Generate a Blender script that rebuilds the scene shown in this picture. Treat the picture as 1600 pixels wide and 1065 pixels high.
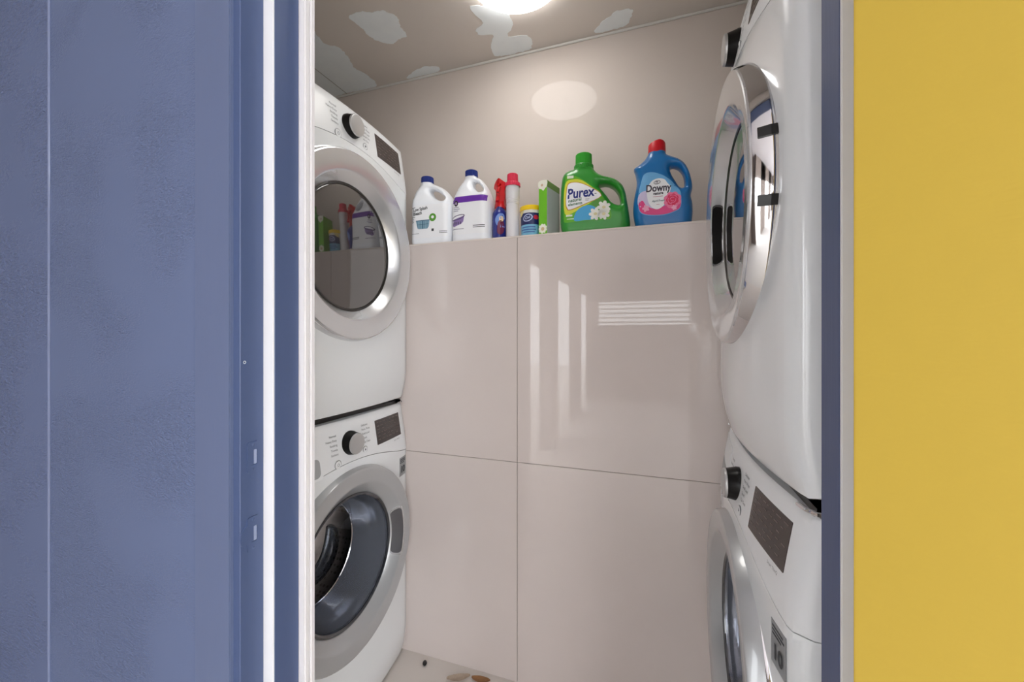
import bpy, bmesh, math, random
import numpy as np
from mathutils import Vector, Matrix
from mathutils.bvhtree import BVHTree
from mathutils.geometry import delaunay_2d_cdt

random.seed(4); np.random.seed(4)
scene = bpy.context.scene
for o in list(bpy.data.objects):
    bpy.data.objects.remove(o)
COL = scene.collection
PI = math.pi

# ------------------------------------------------------------------ camera, world, exposure
# world frame: X to the right along the closet's back wall, Y into the closet, Z up
CAM_H = 1.24
cam = bpy.data.cameras.new('camera')
cam.lens = 36.0 * 640.0 / 1600.0
cam.sensor_width = 36.0
cam.shift_y = -9.5 / 1600.0
cam.clip_start = 0.02
camo = bpy.data.objects.new('camera', cam)
COL.objects.link(camo)
camo.location = (0, 0, CAM_H)
camo.rotation_euler = (PI / 2, 0, math.radians(19.0))
scene.camera = camo

world = bpy.data.worlds.new('overcast_sky')
scene.world = world
world.use_nodes = True
bg = world.node_tree.nodes['Background']
bg.inputs[0].default_value = (0.95, 0.975, 1.0, 1)
bg.inputs[1].default_value = 6.6

LAMP_POWER = 11.0         # emission of the ceiling lamp's diffuser

vs = scene.view_settings
vs.view_transform = 'Standard'
vs.look = 'None'
vs.exposure = 0.0
vs.gamma = 1.0
vs.use_curve_mapping = False

# ------------------------------------------------------------------ materials
def lin(c):
    out = []
    for v in c[:3]:
        v = v / 255.0
        out.append(v / 12.92 if v <= 0.04045 else ((v + 0.055) / 1.055) ** 2.4)
    return (out[0], out[1], out[2], 1.0)

MATS = {}
def mat(name, rgb, rough=0.5, metal=0.0, coat=0.0, spec=0.5, ior=1.5, var=0.0, vscale=8.0,
        bump=0.0, bscale=60.0, stretch=(1, 1, 1), emit=0.0, sss=0.0, aniso=0.0):
    if name in MATS:
        return MATS[name]
    m = bpy.data.materials.new(name)
    m.use_nodes = True
    nt = m.node_tree
    b = nt.nodes['Principled BSDF']
    col = lin(rgb)
    b.inputs['Base Color'].default_value = col
    b.inputs['Roughness'].default_value = rough
    b.inputs['Metallic'].default_value = metal
    b.inputs['Coat Weight'].default_value = coat
    b.inputs['Coat Roughness'].default_value = 0.03
    b.inputs['Specular IOR Level'].default_value = spec
    b.inputs['IOR'].default_value = ior
    if sss:
        b.inputs['Subsurface Weight'].default_value = sss
        b.inputs['Subsurface Radius'].default_value = (0.01, 0.01, 0.01)
    if emit:
        b.inputs['Emission Color'].default_value = col
        b.inputs['Emission Strength'].default_value = emit
    if var or bump:
        tc = nt.nodes.new('ShaderNodeTexCoord')
        mp = nt.nodes.new('ShaderNodeMapping')
        mp.inputs['Scale'].default_value = stretch
        nt.links.new(tc.outputs['Object'], mp.inputs['Vector'])
    if var:
        n = nt.nodes.new('ShaderNodeTexNoise')
        n.inputs['Scale'].default_value = vscale
        n.inputs['Detail'].default_value = 5
        nt.links.new(mp.outputs['Vector'], n.inputs['Vector'])
        r = nt.nodes.new('ShaderNodeMix'); r.data_type = 'RGBA'
        nt.links.new(n.outputs['Fac'], r.inputs['Factor'])
        r.inputs['A'].default_value = tuple(min(1, c * (1 - var)) for c in col[:3]) + (1,)
        r.inputs['B'].default_value = tuple(min(1, c * (1 + var)) for c in col[:3]) + (1,)
        nt.links.new(r.outputs['Result'], b.inputs['Base Color'])
    if bump:
        n = nt.nodes.new('ShaderNodeTexNoise')
        n.inputs['Scale'].default_value = bscale
        n.inputs['Detail'].default_value = 4
        nt.links.new(mp.outputs['Vector'], n.inputs['Vector'])
        bp = nt.nodes.new('ShaderNodeBump')
        bp.inputs['Strength'].default_value = bump
        bp.inputs['Distance'].default_value = 0.002
        nt.links.new(n.outputs['Fac'], bp.inputs['Height'])
        nt.links.new(bp.outputs['Normal'], b.inputs['Normal'])
    MATS[name] = m
    return m

def relief_mat(name, rgb, rough, scale, amount, patch=5.0, tilt=0.6, lo=0.42, hi=0.58):
    """painted sheet with a stamped, partly filled grain: relief comes and goes in patches"""
    m = mat(name, rgb, rough, spec=0.2)
    nt = m.node_tree; b = nt.nodes['Principled BSDF']
    tc = nt.nodes.new('ShaderNodeTexCoord')
    mp = nt.nodes.new('ShaderNodeMapping')
    mp.inputs['Rotation'].default_value = (0, tilt, 0)
    mp.inputs['Scale'].default_value = (1.0, 1.0, 2.4)
    nt.links.new(tc.outputs['Object'], mp.inputs['Vector'])
    n1 = nt.nodes.new('ShaderNodeTexNoise'); n1.inputs['Scale'].default_value = scale
    n1.inputs['Detail'].default_value = 1.0; n1.inputs['Distortion'].default_value = 0.4
    nt.links.new(mp.outputs['Vector'], n1.inputs['Vector'])
    n2 = nt.nodes.new('ShaderNodeTexNoise'); n2.inputs['Scale'].default_value = patch
    n2.inputs['Detail'].default_value = 4
    nt.links.new(tc.outputs['Object'], n2.inputs['Vector'])
    rp = nt.nodes.new('ShaderNodeMapRange')
    rp.inputs['From Min'].default_value = lo; rp.inputs['From Max'].default_value = hi
    nt.links.new(n2.outputs['Fac'], rp.inputs['Value'])
    mu = nt.nodes.new('ShaderNodeMath'); mu.operation = 'MULTIPLY'
    su = nt.nodes.new('ShaderNodeMath'); su.operation = 'SUBTRACT'; su.inputs[1].default_value = 0.5
    nt.links.new(n1.outputs['Fac'], su.inputs[0]); nt.links.new(su.outputs[0], mu.inputs[0]); nt.links.new(rp.outputs['Result'], mu.inputs[1])
    bp = nt.nodes.new('ShaderNodeBump'); bp.inputs['Strength'].default_value = amount
    bp.inputs['Distance'].default_value = 0.0045
    nt.links.new(mu.outputs[0], bp.inputs['Height'])
    nt.links.new(bp.outputs['Normal'], b.inputs['Normal'])
    return m

def thin_glass(name, tint, refl_ior=1.5, rough=0.0):
    m = bpy.data.materials.new(name); m.use_nodes = True
    nt = m.node_tree; nt.nodes.clear()
    out = nt.nodes.new('ShaderNodeOutputMaterial')
    mix = nt.nodes.new('ShaderNodeMixShader')
    fr = nt.nodes.new('ShaderNodeFresnel'); fr.inputs[0].default_value = refl_ior
    tr = nt.nodes.new('ShaderNodeBsdfTransparent'); tr.inputs[0].default_value = tint
    gl = nt.nodes.new('ShaderNodeBsdfGlossy'); gl.inputs['Roughness'].default_value = rough
    nt.links.new(fr.outputs[0], mix.inputs[0]); nt.links.new(tr.outputs[0], mix.inputs[1])
    nt.links.new(gl.outputs[0], mix.inputs[2]); nt.links.new(mix.outputs[0], out.inputs[0])
    MATS[name] = m
    return m

def drum_mat():
    m = mat('drum_steel', (84, 84, 86), 0.5, 0.7)
    nt = m.node_tree; b = nt.nodes['Principled BSDF']
    tc = nt.nodes.new('ShaderNodeTexCoord')
    v = nt.nodes.new('ShaderNodeTexVoronoi'); v.inputs['Scale'].default_value = 62
    v.inputs['Randomness'].default_value = 0.25
    nt.links.new(tc.outputs['Object'], v.inputs['Vector'])
    r = nt.nodes.new('ShaderNodeMapRange')
    r.inputs['From Min'].default_value = 0.28; r.inputs['From Max'].default_value = 0.36
    nt.links.new(v.outputs['Distance'], r.inputs['Value'])
    mx = nt.nodes.new('ShaderNodeMix'); mx.data_type = 'RGBA'
    nt.links.new(r.outputs['Result'], mx.inputs['Factor'])
    mx.inputs['A'].default_value = (0.004, 0.004, 0.004, 1); mx.inputs['B'].default_value = lin((58, 58, 60))
    nt.links.new(mx.outputs['Result'], b.inputs['Base Color'])
    return m

BEIGE_LOW = mat('gloss_wall_panel', (212, 201, 196), 0.02, spec=0.42, var=0.035, vscale=6, bump=0.012, bscale=14)
BEIGE_UP = mat('gloss_wall_panel_upper', (218, 208, 201), 0.015, spec=0.12, var=0.03, vscale=6, bump=0.003, bscale=14)
CEIL = mat('ceiling_paint', (220, 212, 205), 0.5, var=0.03, vscale=4)
MUD = mat('joint_compound', (242, 248, 252), 0.6, var=0.05, vscale=20, bump=0.2, bscale=40)
WHITE_TRIM = mat('white_trim', (226, 224, 220), 0.4)
EDGE = mat('wallboard_edge', (222, 219, 222), 0.7, var=0.05, vscale=30, bump=0.4, bscale=120, stretch=(1, 1, 0.15))
FLOOR = mat('floor_paint', (214, 206, 199), 0.35, var=0.05, vscale=5, bump=0.1, bscale=30)
SIDING_A = relief_mat('blue_stucco_fine', (97, 109, 141), 0.5, 150.0, 0.8)
SIDING_B = relief_mat('blue_stucco_coarse', (96, 108, 141), 0.5, 85.0, 1.0, 7.0, 0.6, 0.36, 0.5)
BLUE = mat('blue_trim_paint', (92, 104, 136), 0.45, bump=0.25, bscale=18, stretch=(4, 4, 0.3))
BLUE_J = mat('blue_jamb_shaded', (70, 85, 122), 0.45, bump=0.15, bscale=18, stretch=(4, 4, 0.3))  # the trim blue darkened, with the doorway's shade put into the colour
FOAM = mat('white_weatherstrip', (224, 224, 228), 0.6)
YELLOW = relief_mat('yellow_door_paint', (204, 174, 72), 0.5, 60.0, 0.07, 4.0, 0.8, 0.3, 0.6)
WHITE_EN = mat('white_enamel', (229, 232, 234), 0.22, coat=0.6)
WHITE_PANEL = mat('white_plastic_panel', (230, 232, 234), 0.3)
RING_SILVER = mat('door_ring_silver', (208, 209, 211), 0.27, metal=0.65, coat=1.0)
RING_SILVER.node_tree.nodes['Principled BSDF'].inputs['Coat IOR'].default_value = 1.8
RING_GREY = mat('door_ring_grey', (176, 178, 180), 0.32, metal=0.4, coat=0.8)
CHROME = mat('chrome', (222, 222, 224), 0.06, metal=1.0)
SMOKE = mat('smoked_glass', (50, 46, 44), 0.03, coat=1.0, ior=1.85)
BLACKP = mat('black_plastic', (14, 14, 15), 0.3)
BLACKG = mat('black_gloss', (12, 11, 11), 0.3, spec=0.25)
DISPLAY = mat('display_window', (44, 32, 30), 0.08, spec=0.6)
DISPLAY_MARK = mat('display_mark', (112, 98, 92), 0.4)
KNOB = mat('knob_silver', (188, 188, 188), 0.3, metal=0.6)
INK = mat('grey_ink', (120, 122, 125), 0.6)
DARKINK = mat('dark_ink', (60, 62, 66), 0.6)
RUBBER = mat('grey_gasket', (88, 92, 98), 0.5)
DRUM = drum_mat()
BOWL = thin_glass('door_bowl_glass', (0.60, 0.62, 0.66, 1), 1.28)
BOWL_WALL = mat('door_bowl_wall', (150, 156, 172), 0.16, metal=0.6, coat=1.0)
BOWL_WALL.node_tree.nodes['Principled BSDF'].inputs['Alpha'].default_value = 0.5
STICK = mat('sticker_grey', (150, 153, 156), 0.35, metal=0.4)
DIFFUSER = mat('lamp_diffuser', (255, 252, 248), 0.5, emit=LAMP_POWER)
WHITE_HDPE = mat('white_hdpe', (238, 241, 246), 0.3, sss=0.05)

# ------------------------------------------------------------------ mesh helpers
def finish(me, smooth=True, angle=35):
    bm = bmesh.new(); bm.from_mesh(me)
    bmesh.ops.remove_doubles(bm, verts=bm.verts, dist=1e-6)
    bmesh.ops.recalc_face_normals(bm, faces=bm.faces)
    bm.to_mesh(me); bm.free()
    if smooth:
        for p in me.polygons:
            p.use_smooth = True
        me.set_sharp_from_angle(angle=math.radians(angle))
    me.update()

def obj(name, me, material, parent=None, smooth=True, angle=35, fix=True):
    if fix:
        finish(me, smooth, angle)
    me.materials.clear(); me.materials.append(material)
    o = bpy.data.objects.new(name, me)
    COL.objects.link(o)
    if parent is not None:
        o.parent = parent
    return o

def tag(o, label, cat=None, group=None, kind=None):
    o['label'] = label
    if cat: o['category'] = cat
    if group: o['group'] = group
    if kind: o['kind'] = kind
    return o

def thing(name, label, cat, loc, rz=0.0, group=None):
    o = bpy.data.objects.new(name, None)
    o.empty_display_size = 0.05
    COL.objects.link(o)
    o.location = loc; o.rotation_euler = (0, 0, rz)
    return tag(o, label, cat, group)

def pyd(v, f):
    me = bpy.data.meshes.new('m'); me.from_pydata([tuple(map(float, p)) for p in v], [], f)
    return me

def boxes(lst, bev=0.0, seg=2):
    bm = bmesh.new()
    for lo, hi in lst:
        r = bmesh.ops.create_cube(bm, size=1.0)
        lo = Vector(lo); hi = Vector(hi)
        for v in r['verts']:
            v.co = Vector([lo[i] + (v.co[i] + 0.5) * (hi[i] - lo[i]) for i in range(3)])
    if bev:
        bmesh.ops.bevel(bm, geom=bm.edges[:], offset=bev, segments=seg, affect='EDGES', clamp_overlap=True)
    me = bpy.data.meshes.new('m'); bm.to_mesh(me); bm.free()
    return me

def box(lo, hi, bev=0.0, seg=2):
    return boxes([(lo, hi)], bev, seg)

def lathe(profile, seg=64, axis='z', a0=0.0, a1=2 * PI, close=False, off=(0, 0, 0)):
    """profile: list of (radius, height); axis 'z' or 'y' (height runs to -y, towards the viewer)"""
    full = abs(a1 - a0 - 2 * PI) < 1e-6
    n = seg if full else seg + 1
    v, f = [], []
    for r, hgt in profile:
        for i in range(n):
            a = a0 + (a1 - a0) * i / seg
            if axis == 'z':
                p = (r * math.cos(a), r * math.sin(a), hgt)
            else:
                p = (r * math.cos(a), -hgt, r * math.sin(a))
            v.append((p[0] + off[0], p[1] + off[1], p[2] + off[2]))
    m = len(profile)
    rng = m if close else m - 1
    for j in range(rng):
        k = (j + 1) % m
        for i in range(seg):
            i2 = (i + 1) % n
            f.append((j * n + i, j * n + i2, k * n + i2, k * n + i))
    if not full and close:
        f.append([j * n for j in range(m)]); f.append([j * n + n - 1 for j in range(m)])
    return pyd(v, f)

def resample(poly, step, closed=True, sharp=40):
    """densify straight runs"""
    out = []
    n = len(poly)
    for i in range(n if closed else n - 1):
        a = np.array(poly[i], float); b = np.array(poly[(i + 1) % n], float)
        k = max(1, int(math.ceil(np.linalg.norm(b - a) / step)))
        for j in range(k):
            out.append(tuple(a + (b - a) * j / k))
    if not closed:
        out.append(tuple(poly[-1]))
    return out

def spline(poly, closed=True, sub=6):
    """Catmull-Rom through the points"""
    P = [np.array(p, float) for p in poly]; n = len(P); out = []
    rng = range(n) if closed else range(n - 1)
    for i in rng:
        if closed:
            p0, p1, p2, p3 = P[i - 1], P[i], P[(i + 1) % n], P[(i + 2) % n]
        else:
            p0, p1, p2, p3 = P[max(i - 1, 0)], P[i], P[i + 1], P[min(i + 2, n - 1)]
        for j in range(sub):
            t = j / sub
            out.append(tuple(0.5 * (2 * p1 + (p2 - p0) * t + (2 * p0 - 5 * p1 + 4 * p2 - p3) * t * t
                                    + (3 * p1 - p0 - 3 * p2 + p3) * t ** 3)))
    if not closed:
        out.append(tuple(P[-1]))
    return out

def ell(cx, cz, rx, rz, n=28, a=0.0):
    ca, sa = math.cos(a), math.sin(a)
    return [(cx + rx * math.cos(t) * ca - rz * math.sin(t) * sa, cz + rx * math.cos(t) * sa + rz * math.sin(t) * ca)
            for t in [2 * PI * i / n for i in range(n)]]

def rect(x0, z0, x1, z1):
    return [(x0, z0), (x1, z0), (x1, z1), (x0, z1)]

def rrect(x0, z0, x1, z1, r, n=5):
    out = []
    for cx, cz, a in ((x1 - r, z1 - r, 0), (x0 + r, z1 - r, PI / 2), (x0 + r, z0 + r, PI), (x1 - r, z0 + r, 1.5 * PI)):
        for i in range(n + 1):
            t = a + PI / 2 * i / n
            out.append((cx + r * math.cos(t), cz + r * math.sin(t)))
    return out

def inside(pts, loop):
    pts = np.asarray(pts); L = np.asarray(loop)
    x, y = pts[:, 0], pts[:, 1]
    c = np.zeros(len(pts), bool)
    for i in range(len(L)):
        x1, y1 = L[i]; x2, y2 = L[i - 1]
        if y1 == y2:
            continue
        cond = ((y1 > y) != (y2 > y)) & (x < (x2 - x1) * (y - y1) / (y2 - y1) + x1)
        c ^= cond
    return c

def segdist(pts, segs):
    pts = np.asarray(pts, float)
    d = np.full(len(pts), 1e9)
    for a, b in segs:
        a = np.array(a); b = np.array(b); ab = b - a
        L = max(ab @ ab, 1e-12)
        t = np.clip(((pts - a) @ ab) / L, 0, 1)
        d = np.minimum(d, np.linalg.norm(pts - (a + t[:, None] * ab), axis=1))
    return d

def tri2d(outline, holes=(), h=0.01, rings=(), bstep=None):
    loops = [resample(outline, bstep or h)] + [resample(l, bstep or h) for l in holes]
    V, E, segs = [], [], []
    for l in loops:
        s = len(V); V += l
        for i in range(len(l)):
            E.append((s + i, s + (i + 1) % len(l))); segs.append((l[i], l[(i + 1) % len(l)]))
    nb = len(V)
    A = np.array(loops[0])
    cand = []
    for r in rings:
        for l in loops:
            L = np.array(l)
            tng = np.roll(L, -1, 0) - np.roll(L, 1, 0)
            nr = np.stack([-tng[:, 1], tng[:, 0]], 1)
            nr /= np.maximum(np.linalg.norm(nr, axis=1)[:, None], 1e-9)
            for sgn in (-1, 1):
                q = L + nr * r * sgn
                ok = inside(q, loops[0])
                for hl in loops[1:]:
                    ok &= ~inside(q, hl)
                ok &= segdist(q, segs) > r * 0.8
                cand += [tuple(p) for p in q[ok]]
    xs = np.arange(A[:, 0].min() + h / 2, A[:, 0].max(), h)
    ys = np.arange(A[:, 1].min() + h / 2, A[:, 1].max(), h)
    if len(xs) and len(ys):
        g = np.array(np.meshgrid(xs, ys)).reshape(2, -1).T
        ok = inside(g, loops[0])
        for hl in loops[1:]:
            ok &= ~inside(g, hl)
        g = g[ok]
        if len(g):
            g = g[segdist(g, segs) > max([h * 0.45] + [r * 1.4 for r in rings])]
            cand += [tuple(p) for p in g]
    V2 = [Vector((float(p[0]), float(p[1]))) for p in V + cand]
    r = delaunay_2d_cdt(V2, E, [], 0, 1e-7)
    P = np.array([(v.x, v.y) for v in r[0]])
    F = [tuple(f) for f in r[2]]
    cen = np.array([P[list(f)].mean(0) for f in F])
    ok = inside(cen, loops[0])
    for hl in loops[1:]:
        ok &= ~inside(cen, hl)
    return P, [f for f, k in zip(F, ok) if k], segs

def edges_boundary(F):
    cnt = {}
    for f in F:
        for i in range(len(f)):
            a, b = f[i], f[(i + 1) % len(f)]
            cnt.setdefault((min(a, b), max(a, b)), []).append((a, b))
    return [v[0] for v in cnt.values() if len(v) == 1]

def sheet(outline, yfun, holes=(), h=0.02, rings=(), depth=0.0, bstep=None, back=None):
    """surface patch over (x,z) at y=yfun; optionally extruded straight back by depth (or to y=back)"""
    P, F, segs = tri2d(outline, holes, h, rings, bstep)
    v = [(p[0], yfun(p[0], p[1]), p[1]) for p in P]
    f = list(F)
    if depth or back is not None:
        n = len(v)
        v = v + [(p[0], (p[1] + depth) if back is None else back, p[2]) for p in v]
        for a, b in edges_boundary(F):
            f.append((b, a, n + a, n + b))
        f += [tuple(n + i for i in reversed(t)) for t in F]
    return pyd(v, f)

def strip_patch(outline, yfun, off=0.0006, h=0.02, bstep=None, thick=0.0005):
    """a printed or stuck-on patch lying on a curved front"""
    return sheet(outline, lambda x, z: yfun(x, z) - off, h=h, bstep=bstep, depth=thick)

FONT_CACHE = {}
def text_mesh(s, size, x, z, yfun, off=0.0008, rot=0.0, shear=0.0, align='LEFT', bold=0.0, sx=1.0):
    cu = bpy.data.curves.new('t', 'FONT')
    cu.body = s; cu.size = size; cu.align_x = align; cu.shear = shear
    cu.offset = bold; cu.resolution_u = 3; cu.fill_mode = 'FRONT'
    o = bpy.data.objects.new('t', cu)
    COL.objects.link(o)
    dg = bpy.context.evaluated_depsgraph_get()
    me = bpy.data.meshes.new_from_object(o.evaluated_get(dg))
    bpy.data.objects.remove(o); bpy.data.curves.remove(cu)
    ca, sa = math.cos(rot), math.sin(rot)
    v = []
    for q in me.vertices:
        a, b = q.co.x * sx, q.co.y
        X = x + a * ca - b * sa; Z = z + a * sa + b * ca
        v.append((X, yfun(X, Z) - off, Z))
    f = [tuple(p.vertices) for p in me.polygons]
    bpy.data.meshes.remove(me)
    return pyd(v, f)

def merge(meshes):
    v, f = [], []
    for m in meshes:
        n = len(v)
        v += [tuple(q.co) for q in m.vertices]
        f += [tuple(n + i for i in p.vertices) for p in m.polygons]
        bpy.data.meshes.remove(m)
    return pyd(v, f)

def surf(o_or_me):
    """front surface lookup (x,z) -> y of a mesh, seen from -y"""
    me = o_or_me.data if hasattr(o_or_me, 'data') else o_or_me
    bvh = BVHTree.FromPolygons([q.co.copy() for q in me.vertices], [tuple(p.vertices) for p in me.polygons])
    def fn(x, z):
        r = bvh.ray_cast(Vector((x, -2, z)), Vector((0, 1, 0)))
        if r[0] is not None:
            return r[0].y
        r = bvh.find_nearest(Vector((x, 0, z)))
        return r[0].y if r[0] is not None else 0.0
    return fn

def tube(path, rad, seg=10):
    v, f = [], []
    P = [Vector(p) for p in path]
    up = Vector((0, 0, 1))
    for i, p in enumerate(P):
        t = (P[min(i + 1, len(P) - 1)] - P[max(i - 1, 0)]).normalized()
        a = t.cross(up)
        if a.length < 1e-3: a = t.cross(Vector((1, 0, 0)))
        a.normalize(); b = t.cross(a)
        for k in range(seg):
            an = 2 * PI * k / seg
            v.append(p + (a * math.cos(an) + b * math.sin(an)) * rad)
    for i in range(len(P) - 1):
        for k in range(seg):
            f.append((i * seg + k, i * seg + (k + 1) % seg, (i + 1) * seg + (k + 1) % seg, (i + 1) * seg + k))
    f.append(tuple(range(seg))); f.append(tuple((len(P) - 1) * seg + k for k in range(seg)))
    return pyd(v, f)

# ------------------------------------------------------------------ the setting
LW, RW = -1.72, 0.97          # closet side walls
DW0, DW1 = 0.516, 0.645       # outer and inner face of the door wall
LEDGE_Y, UP_Y, LEDGE_Z = 1.39, 1.667, 1.594
CZ = 2.44

o = obj('floor', box((LW - 0.1, 0.45, -0.12), (RW + 0.1, 1.85, 0.0)), FLOOR, smooth=False)
tag(o, 'beige painted closet floor with small debris by the back wall', kind='structure')
ceil = obj('ceiling', box((LW - 0.1, DW1 - 0.02, CZ), (RW + 0.1, 1.85, CZ + 0.1)), CEIL, smooth=False)
tag(ceil, 'beige closet ceiling with pale joint compound patches', kind='structure')
o = obj('wall_left', box((LW - 0.1, DW1, 0), (LW, 1.85, CZ)), CEIL, smooth=False)
tag(o, 'beige closet side wall behind the left machines', kind='structure')
o = obj('wall_right', box((RW, DW1, 0), (RW + 0.1, 1.85, CZ)), CEIL, smooth=False)
tag(o, 'beige closet side wall behind the right machines', kind='structure')

# back wall: a low half built forward, forming a ledge, a recessed upper half; both faced with glossy sheets
wb = obj('wall_back', boxes([((LW, LEDGE_Y + 0.006, 0), (RW, 1.85, LEDGE_Z - 0.006)),
                             ((LW, UP_Y + 0.006, LEDGE_Z - 0.01), (RW, 1.85, CZ))]), mat('panel_backing', (120, 110, 104), 0.7), smooth=False)
tag(wb, 'glossy beige panelled back wall with a ledge holding bottles', kind='structure')
g = 0.0008
SEAM_U, SEAM_Z = -0.459, 0.785
for x0, x1 in ((LW, SEAM_U - g), (SEAM_U + g, RW)):
    for z0, z1 in ((0.0, SEAM_Z - g), (SEAM_Z + g, LEDGE_Z - 0.003)):
        obj('wall_panel', box((x0, LEDGE_Y, z0), (x1, LEDGE_Y + 0.0065, z1), 0.0006, 1), BEIGE_LOW, wb, smooth=False)
for x0, x1 in ((LW, -0.492), (-0.4919, RW)):
    obj('wall_panel', box((x0, UP_Y, LEDGE_Z), (x1, UP_Y + 0.0065, CZ)), BEIGE_UP, wb, smooth=False)
obj('ledge_board', box((LW, LEDGE_Y - 0.001, LEDGE_Z - 0.0062), (RW, UP_Y + 0.001, LEDGE_Z), 0.001, 1), BEIGE_UP, wb, smooth=False)

o = obj('trim_1', box((LW, UP_Y - 0.008, CZ - 0.009), (RW, UP_Y, CZ), 0.002), WHITE_TRIM, smooth=False)
tag(o, 'thin white bead where the closet ceiling meets the back wall', kind='structure')

# pale joint compound smeared on the ceiling
def rough_edge(poly, amp, seed):
    rnd = random.Random(seed)
    P = resample(spline(poly, True, 4), 0.008)
    c = np.mean(P, axis=0); out = []
    w = 0.0
    for p in P:
        w = 0.6 * w + rnd.uniform(-1, 1) * 0.6
        q = np.array(p) - c; L = np.linalg.norm(q)
        out.append(tuple(c + q * (1 + amp * w / max(L, 0.03))))
    return out
PATCH = [
    [(-1.013, 1.181), (-0.965, 1.174), (-0.921, 1.193), (-0.88, 1.201), (-0.858, 1.242), (-0.871, 1.279), (-0.873, 1.323), (-0.913, 1.332), (-0.957, 1.34), (-0.999, 1.31), (-1.005, 1.27), (-1.006, 1.232)],
    [(-1.201, 1.08), (-1.196, 1.25), (-1.162, 1.286), (-1.166, 1.344), (-1.187, 1.41), (-1.168, 1.475), (-1.185, 1.549), (-1.346, 1.549), (-1.58, 1.549), (-1.60, 1.30), (-1.58, 1.08)],
    [(-1.002, 1.533), (-0.936, 1.506), (-0.871, 1.509), (-0.847, 1.536), (-0.874, 1.549), (-0.944, 1.549), (-1.012, 1.549)],
    [(-0.587, 1.276), (-0.506, 1.31), (-0.478, 1.359), (-0.483, 1.405), (-0.516, 1.453), (-0.454, 1.467), (-0.44, 1.511), (-0.46, 1.546), (-0.515, 1.548), (-0.577, 1.548), (-0.603, 1.529), (-0.593, 1.474), (-0.568, 1.427), (-0.613, 1.412), (-0.616, 1.381), (-0.579, 1.358), (-0.593, 1.306)],
    [(-0.203, 1.524), (-0.169, 1.493), (-0.118, 1.463), (-0.067, 1.474), (-0.078, 1.51), (-0.104, 1.543), (-0.195, 1.545)],
]
for i, p in enumerate(PATCH):
    P, F, _ = tri2d(rough_edge([(x * 1.0686, y * 1.0686) for x, y in p], 0.006, i), h=0.03, bstep=0.01)
    n = len(P)
    v = [(q[0], min(q[1], UP_Y - 0.009), CZ - 0.001) for q in P] + [(q[0], min(q[1], UP_Y - 0.009), CZ + 0.0005) for q in P]
    f = list(F) + [tuple(n + k for k in reversed(t)) for t in F] + [(b, a, n + a, n + b) for a, b in edges_boundary(F)]
    obj('compound_patch', pyd(v, f), MUD, ceil, smooth=False)
obj('joint_line', box((-1.4405, DW1, CZ - 0.0022), (-1.4380, UP_Y - 0.009, CZ)), mat('joint_edge', (168, 166, 162), 0.7), ceil, smooth=False)

# ---- door wall, casing, jamb
HEAD_Z = 2.05
OUT_L, OUT_R = -0.655, 0.229
wf = obj('wall_front', boxes([((-2.6, DW0 + 0.006, 0), (-0.701, DW1 - 0.025, 2.62)), ((0.25, DW0 + 0.006, 0), (2.6, DW1 - 0.025, 2.62)),
                              ((-0.701, DW0 + 0.006, HEAD_Z + 0.02), (0.25, DW1 - 0.025, 2.62))]), BLUE, smooth=False)
tag(wf, 'blue stucco sided outside wall around the closet door', kind='structure')
obj('siding_panel', box((-1.2426, DW0, 0), (-0.7815, DW0 + 0.008, 2.62), 0.001), SIDING_A, wf, smooth=False)
obj('siding_panel', box((-2.6, DW0 - 0.0025, 0), (-1.2420, DW0 + 0.008, 2.62), 0.0022), SIDING_B, wf, smooth=False)
obj('siding_panel', box((0.33, DW0, 0), (2.6, DW0 + 0.008, 2.62), 0.001), SIDING_A, wf, smooth=False)
obj('paint_ridge', lathe([(0.0030, 0.0), (0.0030, 2.62)], 10, off=(-1.2425, DW0 - 0.001, 0)), mat('blue_ridge_gloss', (110, 120, 150), 0.15), wf)
obj('inner_wallboard', boxes([((LW, DW1 - 0.025, 0), (-0.655, DW1, CZ)), ((0.24, DW1 - 0.025, 0), (RW, DW1, CZ)),
                              ((-0.655, DW1 - 0.025, HEAD_Z + 0.02), (0.24, DW1, CZ))]), CEIL, wf, smooth=False)

o = obj('trim_2', boxes([((-0.780, DW0 - 0.005, 0), (-0.693, DW0 + 0.006, HEAD_Z + 0.1)),
                         ((-0.780, DW0 - 0.005, HEAD_Z + 0.03), (0.33, DW0 + 0.006, HEAD_Z + 0.12)),
                         ((0.245, DW0 - 0.005, 0), (0.33, DW0 + 0.006, HEAD_Z + 0.1))], 0.0015), BLUE, smooth=False)
tag(o, 'smooth blue casing boards around the closet door opening', kind='structure')
# left jamb with rabbet and stop
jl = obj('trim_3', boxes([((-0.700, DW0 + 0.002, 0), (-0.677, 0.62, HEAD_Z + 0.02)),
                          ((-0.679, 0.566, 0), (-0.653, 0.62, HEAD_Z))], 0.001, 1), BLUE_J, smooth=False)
tag(jl, 'shade-darkened blue left door jamb with two painted strike plates', kind='structure')
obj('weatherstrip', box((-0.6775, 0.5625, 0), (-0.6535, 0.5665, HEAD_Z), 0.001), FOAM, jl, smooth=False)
obj('wallboard_edge', boxes([((-0.657, 0.6205, 0), (-0.6385, 0.633, HEAD_Z)), ((-0.657, 0.633, 0), (-0.6365, DW1, HEAD_Z))], 0.0025), EDGE, jl, smooth=False)
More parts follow.
